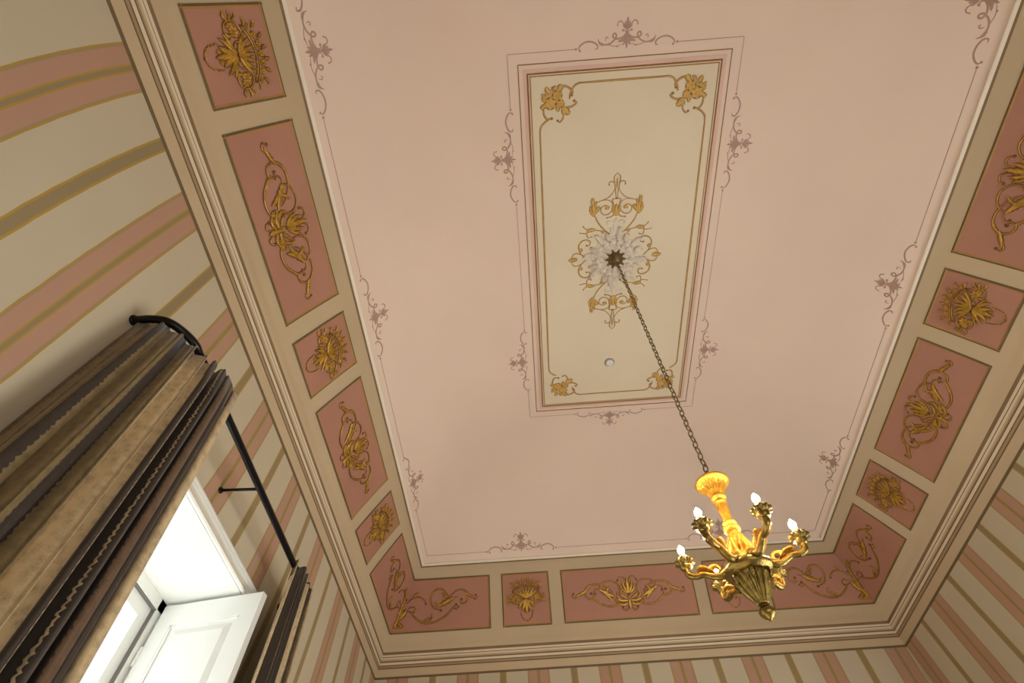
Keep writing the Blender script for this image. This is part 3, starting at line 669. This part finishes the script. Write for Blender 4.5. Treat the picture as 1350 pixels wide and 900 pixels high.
# arabesque round the rose
ARX, ARY = .205 * S, .4327 * S
A0 = [
 ('s', [(0.0, 0.590), (0.020, 0.565), (0.017, 0.5275), (0.0084, 0.4672), (0.0044, 0.424)], 0.007), ('l', [(0, .49), (0, .56)], .012),
 ('s', [(0.0143, 0.5187), (0.0319, 0.5356), (0.0536, 0.528), (0.053, 0.5141)], 0.007),
 ('s', [(0.011, 0.4946), (0.0323, 0.453), (0.0644, 0.4258), (0.1148, 0.4082), (0.1307, 0.4008)], 0.006),
 ('l', [(0.1468, 0.3053), (0.1560, 0.3685), (0.1530, 0.4387)], 0.026), ('l', [(0.1480, 0.3053), (0.1720, 0.345), (0.174, 0.392)], 0.022), ('l', [(0.1468, 0.335), (0.1420, 0.3785), (0.1330, 0.416)], 0.02), ('l', [(0.155, 0.375), (0.166, 0.41), (0.163, 0.437)], 0.018), ('l', [(0.1456, 0.3247), (0.1237, 0.3583), (0.1104, 0.3752)], 0.03),
 ('s', [(0.1475, 0.3246), (0.1283, 0.2743), (0.0928, 0.2245), (0.0437, 0.1783)], 0.009),
 ('s', [(0.1085, 0.41), (0.0649, 0.4145), (0.0315, 0.3969), (0.0236, 0.3627), (0.0407, 0.3262), (0.0727, 0.3129), (0.099, 0.3282), (0.103, 0.3599), (0.0791, 0.3775), (0.0575, 0.3728), (0.0552, 0.3539)], 0.007),
 ('l', [(0.0667, 0.3753), (0.0585, 0.3505)], 0.035),
 ('s', [(0.0, 0.4183), (0.0277, 0.416), (0.018, 0.379), (0.014, 0.341)], 0.007),
 ('l', [(0.0, 0.3001), (0.0, 0.3417), (0.0, 0.3896)], 0.035), ('l', [(0.007, 0.303), (0.0211, 0.3469), (0.0258, 0.3847)], 0.02),
 ('s', [(0.0096, 0.3189), (0.0325, 0.2978), (0.0611, 0.2924)], 0.008),
 ('s', [(0.0467, 0.1847), (0.0876, 0.1996), (0.1382, 0.2091), (0.1828, 0.211), (0.2135, 0.2285), (0.2222, 0.241)], 0.007),
 ('l', [(0.1379, 0.2144), (0.1764, 0.2115), (0.1997, 0.1964)], 0.03), ('s', [(0.183, 0.2077), (0.2032, 0.1908), (0.2444, 0.1963)], 0.006),
 ('s', [(0.1964, 0.1967), (0.1949, 0.17), (0.1861, 0.1573), (0.1651, 0.1643)], 0.007),
 ('s', [(0.1992, 0.102), (0.1797, 0.1035), (0.1737, 0.1278), (0.1966, 0.143), (0.2292, 0.1371), (0.2525, 0.1081), (0.2513, 0.0705), (0.2299, 0.0305), (0.2063, .006)][::-1], 0.009),
 ('l', [(0.249, 0.0844), (0.2313, 0.0582)], 0.03), ('l', [(0.075, 0.1959), (0.1008, 0.1906)], 0.025),
 ('s', [(0.1982, .004), (0.2448, 0.0409), (0.2872, 0.0452), (0.3131, .002)], 0.007),
]
root = thing('ceiling_arabesque', (ARX, ARY, ZT), 'ochre painted arabesque of scrolls and leaves spreading from the plaster rose', 'ceiling ornament')
for sy in (1, -1):
    ornament(A0, lambda x, y, o, sy=sy: Vector((ARX + x, ARY - sy * y, ZT - o)), [M_OCHRE, M_OCHRE2], root, split=True, sc=K, off=.0085, ridge=.003, both=True, names=('scrollwork', 'foliage', 'flowers'))
ornament([('l', [(0.2627, 0.0), (0.331, 0.0)], 0.035), ('l', [(0.2627, 0.0), (0.30, 0.015)], 0.02)], lambda x, y, o: Vector((ARX + x, ARY - y, ZT - o)), [M_OCHRE, M_OCHRE2], root, split=True, sc=K, off=.009, ridge=.003, both=True)

# plaster rose
root = thing('ceiling_rose', (ARX, ARY, ZT), 'pinkish white plaster ceiling rose of leaves at the top of the chandelier chain', 'ceiling rose')
bm = bmesh.new()
pr = [(0, .205, .0), (.006, .200, .12), (.014, .185, .12), (.016, .172, 0), (.030, .160, 0), (.040, .145, 0), (.036, .132, 0), (.022, .125, 0), (.026, .110, .2), (.040, .082, .2), (.050, .060, 0)]
lathe(bm, [(a + .003, b_, c) for a, b_, c in pr], (ARX, ARY, ZT), 96, 24); new_obj('plaster_ring', bm, M_STUCCO, root)
for k in range(16):
    a = 2 * PI * k / 16 + .1; bm = bmesh.new(); big = k % 2 == 0
    mp = lambda x, y, o, a=a: Vector((ARX + x * math.cos(a) - y * math.sin(a), ARY + x * math.sin(a) + y * math.cos(a), ZT - o - .012 * max(0, 1 - abs(math.hypot(x, y) - .17) / .06)))
    L_ = .275 if big else .235
    leaf(bm, [(.150, 0), (.21, .01 * (-1) ** k), (L_, 0)], .070 if big else .045, mp, .010, .034, 0, 4)
    leaf(bm, [(.105, 0), (.140, 0), (.172, 0)], .036, mp, .030, .026, 0, 3)
    new_obj('leaf', bm, M_STUCCO, root)
for sy in (1, -1):
    bm = bmesh.new(); mp = lambda x, y, o: Vector((ARX + x, ARY - sy * y, ZT - o))
    for sx in (1, -1):
        leaf(bm, [(sx * .01, .20), (sx * .004, .28), (0, .345)], .06, mp, .008, .012, 0, 5)
        leaf(bm, [(sx * .012, .20), (sx * .034, .24), (sx * .046, .27)], .035, mp, .009, .010, 0, 3)
        ribbon(bm, [(sx * .01, .27), (sx * .022, .306), (sx * .048, .322), (sx * .072, .312), (sx * .066, .292)], .012, mp, .009, .006)
    new_obj('plume', bm, M_STUCCO, root)
# smoke detector
sdx, sdy = (XC - .008) * S, (YC + .2425) * S
root = thing('smoke_detector', (sdx, sdy, ZT), 'small round white smoke detector on the ivory panel below the rose', 'smoke detector')
bm = bmesh.new(); lathe(bm, [(.005, .047), (.012, .047), (.016, .044)], (sdx, sdy, ZT), 32); new_obj('base', bm, M_GREY, root)
bm = bmesh.new(); lathe(bm, [(.016, .036), (.026, .036), (.036, .032), (.040, .024), (.041, .004)], (sdx, sdy, ZT), 32); new_obj('sensor_head', bm, M_PLASTIC, root)
bm = bmesh.new()
for k in range(3):
    a = k * 2 * PI / 3 + .5; box(bm, sdx + .02 * math.cos(a) - .004, sdx + .02 * math.cos(a) + .004, sdy + .02 * math.sin(a) - .004, sdy + .02 * math.sin(a) + .004, ZT - .043, ZT - .038)
new_obj('vent', bm, M_GREY, root, False)

# ------------------------------------------------------------------ chandelier
ptop = Vector((.19458 * S, .43933 * S, .39896 * S + EYE)); pbot = Vector((.1936 * S, .4448 * S, .2490 * S + EYE))
ax = (ptop - pbot).normalized(); AL = (ptop - pbot).length
MC = Vector((0, 0, 1)).rotation_difference(ax).to_matrix(); MR = Vector((0, 0, 1)).rotation_difference(Vector((.050, .045, 1)).normalized()).to_matrix()
q = AL / .64
root = thing('chandelier', ptop, 'gilded carved chandelier with six lit candle bulbs hanging from a long chain', 'chandelier')
WB = 1.13
def cl(name, prof_, m, flute=None, seg=48, parent=root):
    bm = bmesh.new(); lathe(bm, [(p[0] * q,) + tuple(x * q * WB if i == 0 else x for i, x in enumerate(p[1:])) for p in prof_], ptop, seg, flute, M=MC); return new_obj(name, bm, m, parent)
cl('top_bowl', [(0, .012), (.002, .056), (.005, .066), (.012, .068), (.018, .064), (.021, .052), (.026, .050, .22), (.045, .044, .25), (.065, .034, .25), (.082, .026, .2), (.088, .022), (.092, .030), (.098, .031), (.104, .026), (.110, .019)], M_GILT, 18, 72)
cl('stem', [(.108, .018), (.116, .024), (.124, .024), (.130, .017), (.136, .021, .2), (.17, .020, .25), (.21, .0165, .25), (.218, .015), (.224, .024), (.234, .027), (.240, .022), (.246, .020), (.252, .029), (.262, .031), (.268, .024)], M_GILT, 12, 72)
cl('vase', [(.266, .022), (.275, .022), (.290, .028), (.305, .032), (.318, .038, .15), (.340, .046, .45), (.362, .050, .5), (.372, .044, .35), (.378, .036), (.382, .040), (.386, .048, .2), (.398, .056, .2), (.410, .056, .2), (.418, .050)], M_GILT, 14, 84)
cl('base_dish', [(.416, .052), (.422, .066), (.430, .080), (.440, .086), (.450, .086), (.458, .080), (.464, .068), (.470, .062)], M_GILTD, None, 64)
cl('lower_bowl', [(.468, .062), (.474, .066, .2), (.490, .064, .25), (.515, .054, .25), (.540, .042, .25), (.560, .030, .25), (.574, .022, .2), (.580, .018)], M_GILTD, 16, 80)
cl('finial', [(.578, .017), (.584, .013), (.590, .016), (.597, .023), (.607, .0265), (.617, .024), (.627, .016), (.633, .008), (.640, .003)], M_GILTD, None, 32)
def ring_pt(a, r, d): return ptop + MC @ Vector((r * q * math.cos(a), r * q * math.sin(a), -d * q))
# drop leaves hanging below the dish
for k in range(6):
    a = math.radians(15 + 60 * k); bm = bmesh.new()
    tube(bm, cr([ring_pt(a, .066, .455), ring_pt(a, .078, .480), ring_pt(a, .070, .500), ring_pt(a, .078, .512)], 5), lambda t: (.010 - .006 * t) * q, 8, flat=.6); new_obj('drop_leaf', bm, M_GILTD, root)
BULBR = .2214 / q; RC = ptop - ax * .291
def arm(k):
    a = math.radians(42.1 + 60 * k)
    up = lambda r, d, s=0: RC + MR @ Vector((r * q * math.cos(a) - s * math.sin(a), r * q * math.sin(a) + s * math.cos(a), -(d - .324) * q))
    bm = bmesh.new()
    P = cr([up(.050, .436), up(.080, .462), up(.108, .478), up(.138, .472), up(.165, .458), up(.195, .457), up(BULBR - .004, .444), up(BULBR, .418)], 6)
    tube(bm, P, lambda t: (.0165 - .006 * t + .003 * math.sin(t * 9)) * q, 12)
    o = new_obj('arm', bm, M_GILTD, root)
    for s in (-1, 1):
        b2 = bmesh.new(); tube(b2, [p + (up(0, 0, s * .0125) - up(0, 0)) for p in P[6:]], lambda t: (.0055 - .0015 * t) * q, 8); new_obj('rib', b2, M_GILT, o)
    # scroll and leaf riding on the arm
    b3 = bmesh.new()
    sp = [up(.118 + .026 * math.cos(t) * (1 - t / 9), .452 - .026 * math.sin(t) * (1 - t / 9)) for t in [i * .45 for i in range(13)]]
    tube(b3, sp, lambda t: (.010 - .006 * t) * q, 10, flat=1.2); new_obj('scroll', b3, M_GILT, o)
    b4 = bmesh.new()
    for s in (-1, 0, 1):
        tube(b4, cr([up(.122, .462, s * .006), up(.150, .440, s * .014), up(.176, .436, s * .020), up(.188, .446, s * .022)], 5), lambda t: (.003 + .008 * math.sin(PI * t)) * q, 8, flat=.5)
    new_obj('leaf', b4, M_GILT, o)
    # candle cup
    b5 = bmesh.new(); c0 = up(BULBR, 0)
    pr = [(.375, .030, .0), (.380, .040, .22), (.386, .043, .25), (.393, .038, .22), (.398, .026, 0), (.405, .022, 0), (.414, .022, 0), (.420, .016, 0), (.424, .008, 0)]
    lathe(b5, [(p[0] * q, p[1] * q, p[2]) for p in pr], c0, 60, 10, M=MR); cup = new_obj('candle_cup', b5, M_GILTD, root)
    b6 = bmesh.new(); lathe(b6, [(.340 * q, .010 * q), (.342 * q, .012 * q), (.378 * q, .0125 * q)], c0, 20, M=MR); new_obj('candle', b6, M_CANDLE, cup)
    b7 = bmesh.new(); lathe(b7, [(p[0] * q, p[1] * q) for p in [(.300, .001), (.306, .004), (.314, .0095), (.323, .0135), (.331, .0135), (.338, .0095), (.342, .007)]], c0, 16, M=MR); new_obj('bulb', b7, M_BULB, root)
for k in range(6): arm(k)
# canopy at the rose and the chain
bm = bmesh.new(); lathe(bm, [(p[0], p[1], p[2]) for p in [(.040, .066, 0), (.050, .074, .15), (.062, .070, .2), (.078, .058, .2), (.092, .040, .2), (.100, .024, 0), (.106, .014, 0)]], (ARX, ARY, ZT), 60, 10)
new_obj('canopy', bm, M_BRONZE, root)
for k in range(10):
    a = 2 * PI * k / 10; bm = bmesh.new()
    tube(bm, cr([(ARX + .066 * math.cos(a), ARY + .066 * math.sin(a), ZT - .055), (ARX + .082 * math.cos(a), ARY + .082 * math.sin(a), ZT - .060), (ARX + .088 * math.cos(a), ARY + .088 * math.sin(a), ZT - .050)], 4), lambda t: .010 - .005 * t, 6, flat=.6); new_obj('canopy_leaf', bm, M_BRONZE, root)
ctop = Vector((ARX, ARY, ZT - .10)); pend = ptop - ax * .02; cvec = pend - ctop; NL = 62; pitch = cvec.length / NL
bm = bmesh.new(); hl = pitch * .62
oval = [Vector((math.cos(t) * .0125, 0, math.sin(t) * hl)) for t in [2 * PI * i / 16 for i in range(16)]]
tube(bm, oval, .0032, 6, closed=True); lk = new_obj('chain_link', bm, M_BRONZE, None); lk.parent = root
qd = Vector((0, 0, -1)).rotation_difference(cvec.normalized())
for i in range(NL):
    o = lk if i == 0 else lk.copy()
    if i: C.collection.objects.link(o)
    o.rotation_mode = 'QUATERNION'
    from mathutils import Quaternion
    o.rotation_quaternion = qd @ Quaternion((0, 0, 1), (PI / 2) * (i % 2) + .5)
    o.location = ctop + cvec * ((i + .5) / NL) - ptop

# ------------------------------------------------------------------ window, casing and shutter
XL = (XC - hA) * S
y0, y1 = (WIN[0] + YC) * S, (WIN[1] + YC) * S; zb, zt = WIN[2] * S + EYE, WIN[3] * S + EYE
XB = -.468 * S
bm = bmesh.new()
XJ = XL - .004
box(bm, XB, XJ, y0 - .12, y1 + .12, zt, zt + .12); box(bm, XB, XJ, y0 - .12, y1 + .12, zb - .12, zb)
box(bm, XB, XJ, y0 - .12, y0, zb, zt); box(bm, XB, XJ, y1, y1 + .12, zb, zt)
wroot = struct('window_1', bm, M_WHITE, 'tall window in a deep white reveal in the left wall')
def child(name, bm, m, p, label=None, smooth=False):
    o = new_obj(name, bm, m, p, smooth)
    if label: o['label'] = label
    return o
# frame
bm = bmesh.new(); XF = XB - .05; fw = .075
box(bm, XF, XB + .002, y0 - .02, y1 + .02, zt - .055, zt + .03); box(bm, XF, XB + .002, y0 - .02, y1 + .02, zb - .02, zb + .07)
box(bm, XF, XB + .002, y0 - .02, y0 + .05, zb, zt); box(bm, XF, XB + .002, y1 - .055, y1 + .02, zb, zt)
child('frame', bm, M_WHITE, wroot)
bm = bmesh.new(); g = .004
box(bm, XF - .02, XF + .046, y0 + .05, y1 - .055, zt - .055 - g, zt - .055); box(bm, XF - .02, XF + .046, y1 - .055 - g, y1 - .055, zb + .07, zt - .055)
child('gasket', bm, M_GASKET, wroot)
ym = (y0 + y1) / 2
for s, (a, b_) in enumerate(((y0 + .05, ym - .002), (ym + .002, y1 - .055 - g))):
    bm = bmesh.new(); t_ = zt - .055 - g; x0, x1 = XF - .02, XF + .025; sw = .07
    box(bm, x0, x1, a, b_, t_ - sw, t_); box(bm, x0, x1, a, b_, zb + .07, zb + .17); box(bm, x0, x1, a, a + sw, zb + .17, t_ - sw); box(bm, x0, x1, b_ - sw, b_, zb + .17, t_ - sw)
    box(bm, x0 + .01, x1 - .01, a + sw, b_ - sw, zb + 1.25, zb + 1.28)
    sash = child('sash', bm, M_WHITE, wroot)
    bm = bmesh.new(); box(bm, x0 + .018, x0 + .024, a + sw - .005, b_ - sw + .005, zb + .16, t_ - sw + .005); child('pane', bm, M_GLASS, sash)
# casing
def casing():
    bm = bmesh.new()
    # section: distance out from the opening edge, projection into the room
    sec = [(-.002, .0), (-.002, .012), (.004, .020), (.010, .012), (.011, .006), (.034, .012), (.036, .018), (.044, .024), (.050, .024), (.056, .028), (.066, .028), (.068, -.002)]
    ms = [1, 1, 1, 1, 0, 1, 1, 1, 1, 1, 1]
    path = [(1, -1), (1, 1), (-1, 1), (-1, -1)]
    cols = []
    for d, p in sec:
        cols.append([bm.verts.new((XL + p, (y1 + d) if a > 0 else (y0 - d), (zt + d) if b_ > 0 else zb)) for a, b_ in path])
    for i in range(len(sec) - 1):
        for k in range(3):
            bm.faces.new((cols[i][k], cols[i][k + 1], cols[i + 1][k + 1], cols[i + 1][k])).material_index = ms[i]
    return bm
child('casing', casing(), [M_CASING, M_WHITE], wroot)
# shutter leaf
hx, hyy = XB + .02, (.6055) * S - .01; tx, ty = -.334 * S, .5855 * S
d = Vector((tx - hx, ty - hyy, 0)); Wd = d.length; ang = math.atan2(d.y, d.x)
ztop = .402 * S + EYE; Hh = ztop - (zb + .05)
root = thing('window_shutter', (hx, hyy, zb + .05), 'white panelled interior shutter leaf standing open at the right side of the window', 'shutter')
def sh_box(bm, a, b_, t0, t1, z0, z1, ins=0.0):
    M = Matrix.Translation((hx, hyy, zb + .05)) @ Matrix.Rotation(ang, 4, 'Z')
    if not ins: return box(bm, a, b_, t0, t1, z0, z1, M=M)
    vv = []
    for (x, z, i) in ((a, z0, 0), (b_, z0, 0), (b_, z1, 0), (a, z1, 0)):
        vv.append(bm.verts.new(M @ Vector((x, t0, z))))
    ww = [bm.verts.new(M @ Vector((x, t1, z))) for x, z in ((a + ins, z0 + ins), (b_ - ins, z0 + ins), (b_ - ins, z1 - ins), (a + ins, z1 - ins))]
    for k in range(4): bm.faces.new((vv[k], vv[(k + 1) % 4], ww[(k + 1) % 4], ww[k]))
    bm.faces.new(ww)
bm = bmesh.new(); T0, T1 = -.012, .026; st_ = .085
sh_box(bm, 0, st_, T0, T1, 0, Hh); sh_box(bm, Wd - st_, Wd, T0, T1, 0, Hh)
for z0, z1 in ((0, .12), (Hh * .48, Hh * .48 + .1), (Hh - .11, Hh)): sh_box(bm, st_, Wd - st_, T0, T1, z0, z1)
new_obj('frame', bm, M_WHITE, root, False)
for z0, z1 in ((.12, Hh * .48), (Hh * .48 + .1, Hh - .11)):
    bm = bmesh.new(); sh_box(bm, st_, Wd - st_, T0 + .010, T1 - .012, z0, z1)
    for t0, t1 in ((T0 + .010, T0 - .002), (T1 - .012, T1 + .000)):
        sh_box(bm, st_ + .03, Wd - st_ - .03, t0, t1, z0 + .03, z1 - .03, .03)
    # bead round the recess
    for a, b_, c0, c1 in ((st_, st_ + .012, z0, z1), (Wd - st_ - .012, Wd - st_, z0, z1), (st_, Wd - st_, z0, z0 + .012), (st_, Wd - st_, z1 - .012, z1)):
        sh_box(bm, a, b_, T0 + .002, T1 - .004, c0, c1)
    new_obj('panel', bm, M_WHITE, root, False)
for z0 in (.25, Hh - .3):
    bm = bmesh.new(); sh_box(bm, -.012, .004, T0 - .006, T0 + .008, z0, z0 + .09); new_obj('hinge', bm, M_WHITE, root, False)

# ------------------------------------------------------------------ curtain rod
RX, RZ = -.319 * S, .452 * S + EYE
ya, yb = .2250 * S, .694 * S
root = thing('curtain_rod', (RX, .458 * S, RZ), 'black iron curtain rod with ends curving back to the wall above the window', 'curtain rod')
P = cr([(XL + .004, ya, RZ), (XL + .07, ya, RZ), (XL + .13, ya + .015, RZ), (RX - .03, ya + .06, RZ), (RX, ya + .13, RZ), (RX, ya + .22, RZ), (RX, 1.6, RZ), (RX, 2.3, RZ), (RX, yb - .2, RZ), (RX, yb - .12, RZ), (RX - .03, yb - .055, RZ), (XL + .13, yb - .012, RZ), (XL + .07, yb, RZ), (XL + .004, yb, RZ)], 8)
bm = bmesh.new(); tube(bm, P, .017, 14); new_obj('pole', bm, M_IRON, root)
for yy in (ya, yb):
    bm = bmesh.new(); tube(bm, [(XL + .001, yy, RZ), (XL + .010, yy, RZ)], .022, 20); new_obj('wall_flange', bm, M_IRON, root)
bm = bmesh.new(); tube(bm, [(XL, .458 * S, RZ + .006), (RX, .458 * S, RZ - .004)], .0075, 10); tube(bm, [(XL + .001, .458 * S, RZ + .006), (XL + .008, .458 * S, RZ + .006)], .016, 16)
new_obj('bracket', bm, M_IRON, root)
for yy in (ya + .25, ya + .40, yb - .16, yb - .26):
    bm = bmesh.new(); tube(bm, [(RX + .026 * math.cos(t), yy, RZ - .006 + .026 * math.sin(t)) for t in [2 * PI * i / 18 for i in range(18)]], .004, 8, closed=True); new_obj('ring', bm, M_IRON, root)

# ------------------------------------------------------------------ curtains
def curtain(label, line_top, line_bot, folds, amp_top, amp_bot, zt_, zb_, reps, seed, uv0=0.0, warp=lambda s: s, top=lambda s: 0.0):
    rnd = random.Random(seed)
    T = cr([(x, y, 0) for x, y in line_top], 20); Bm = cr([(x, y, 0) for x, y in line_bot], 20)
    def samp(L, s):
        acc_ = [0]
        for a, b_ in zip(L, L[1:]): acc_.append(acc_[-1] + (b_ - a).length)
        out = []; tot = acc_[-1]; j = 0
        for x in s:
            t = x * tot
            while j < len(acc_) - 2 and acc_[j + 1] < t: j += 1
            f = (t - acc_[j]) / max(1e-9, acc_[j + 1] - acc_[j]); p = L[j].lerp(L[j + 1], f); tg = (L[j + 1] - L[j]).normalized(); out.append((p, Vector((-tg.y, tg.x, 0)), tg))
        return out
    n = folds * 14; s = [i / n for i in range(n + 1)]
    A, B = samp(T, s), samp(Bm, s)
    ph = [rnd.uniform(-.35, .35) for _ in range(folds + 2)]; am = [rnd.uniform(.75, 1.2) for _ in range(folds + 2)]
    wd = [rnd.uniform(.15, .6) for _ in range(folds + 2)]
    nz = 22; bm = bmesh.new(); uvl = bm.loops.layers.uv.new('UVMap'); V = []
    for j in range(nz + 1):
        t = j / nz; z = zt_ + (zb_ - zt_) * t; row = []
        for i in range(n + 1):
            x = warp(s[i]) * folds; k = int(x); f = x - k
            # rounded, overlapping folds
            c = x + ph[min(k, folds)] * math.sin(PI * f) * .5
            wv = math.sin(2 * PI * c); wv = math.copysign(abs(wv) ** .75, wv)
            a_ = (amp_top(s[i]) * (1 - t) ** 1.2 + amp_bot(s[i]) * (1 - (1 - t) ** 1.2)) * am[min(k, folds)]
            p = A[i][0].lerp(B[i][0], t ** .8); nn = A[i][1].lerp(B[i][1], t).normalized(); tg = A[i][2].lerp(B[i][2], t).normalized()
            q_ = p + nn * wv * a_ + tg * math.sin(4 * PI * c) * a_ * wd[min(k, folds)]
            crease = .004 * math.sin(c * 19 + t * 3) + .006 * math.sin(t * 7 + c * 4) * t
            row.append(bm.verts.new((q_.x + nn.x * crease, q_.y + nn.y * crease, z + (1 - t) ** 6 * (top(s[i]) + .012 * math.sin(2 * PI * c + 1)))))
        V.append(row)
    TOPROW = [[v.co.copy() for v in V[0]], [v.co.copy() for v in V[1]]]
    clen = [0]
    for i in range(n): clen.append(clen[-1] + (V[nz // 2][i + 1].co - V[nz // 2][i].co).length)
    for j in range(nz):
        for i in range(n):
            f = bm.faces.new((V[j][i], V[j + 1][i], V[j + 1][i + 1], V[j][i + 1]))
            for l, (ii, jj) in zip(f.loops, ((i, j), (i, j + 1), (i + 1, j + 1), (i + 1, j))):
                l[uvl].uv = ((clen[n] - clen[ii]) / clen[n] * .93 * reps + uv0, (zt_ - (zt_ + (zb_ - zt_) * jj / nz)))
    root = thing('curtain', (line_top[0][0], line_top[0][1], zb_), label, 'curtain', 'damask curtains at the window')
    o = new_obj('drape', bm, M_CURTAIN, root)
    md = o.modifiers.new('thick', 'SOLIDIFY'); md.thickness = .006
    # gathered heading tape along the top
    bm = bmesh.new(); rows = []
    for i in range(n + 1):
        nn = A[i][1] * .007
        rows.append((bm.verts.new(TOPROW[0][i] + nn), bm.verts.new(TOPROW[0][i].lerp(TOPROW[1][i], .6) + nn)))
    for a, b_ in zip(rows, rows[1:]): bm.faces.new((a[0], a[1], b_[1], b_[0]))
    h_ = new_obj('heading', bm, M_TAPE, root); md = h_.modifiers.new('thick', 'SOLIDIFY'); md.thickness = .004
    return root
XW = XL + .02
Lt = [(XW + .01, ya + .002), (XL + .07, ya + .004), (XL + .13, ya + .018), (RX - .03, ya + .063), (RX + .006, ya + .13), (RX + .018, ya + .20), (RX + .022, .270 * S + .1), (RX + .022, .326 * S)]
Lb = [(XW + .01, .205 * S), (XW + .11, .198 * S), (XW + .20, .208 * S), (-.298 * S, .240 * S), (-.294 * S, .30 * S), (-.300 * S, .366 * S)]
curtain('gathered brown and gold damask curtain hanging at the left of the window', Lt, Lb, 9, lambda s: .008 + .036 * max(0, min(1, (s - .35) * 3)), lambda s: .040 + .01 * s, RZ, .05, 1, 3, .005,
        warp=lambda s: .45 * s + .55 * s * s, top=lambda s: -.022 + .045 * max(0, min(1, (s - .5) * 4)))
Rt = [(RX + .024, .602 * S), (RX + .024, .63 * S), (RX + .018, .660 * S), (RX, yb - .10), (RX - .03, yb - .05), (XL + .13, yb - .008), (XL + .07, yb), (XW + .01, yb + .004)]
Rb = [(-.308 * S, .590 * S), (-.304 * S, .63 * S), (-.306 * S, .68 * S), (-.316 * S, .712 * S), (XW + .15, .726 * S), (XW + .07, .732 * S), (XW + .01, .730 * S)]
curtain('gathered brown and gold damask curtain hanging at the right of the window, behind the shutter', Rt, Rb, 8, lambda s: .034 - .022 * s, lambda s: .042, RZ, .05, 2, 8, .76, top=lambda s: .02 - .04 * s)
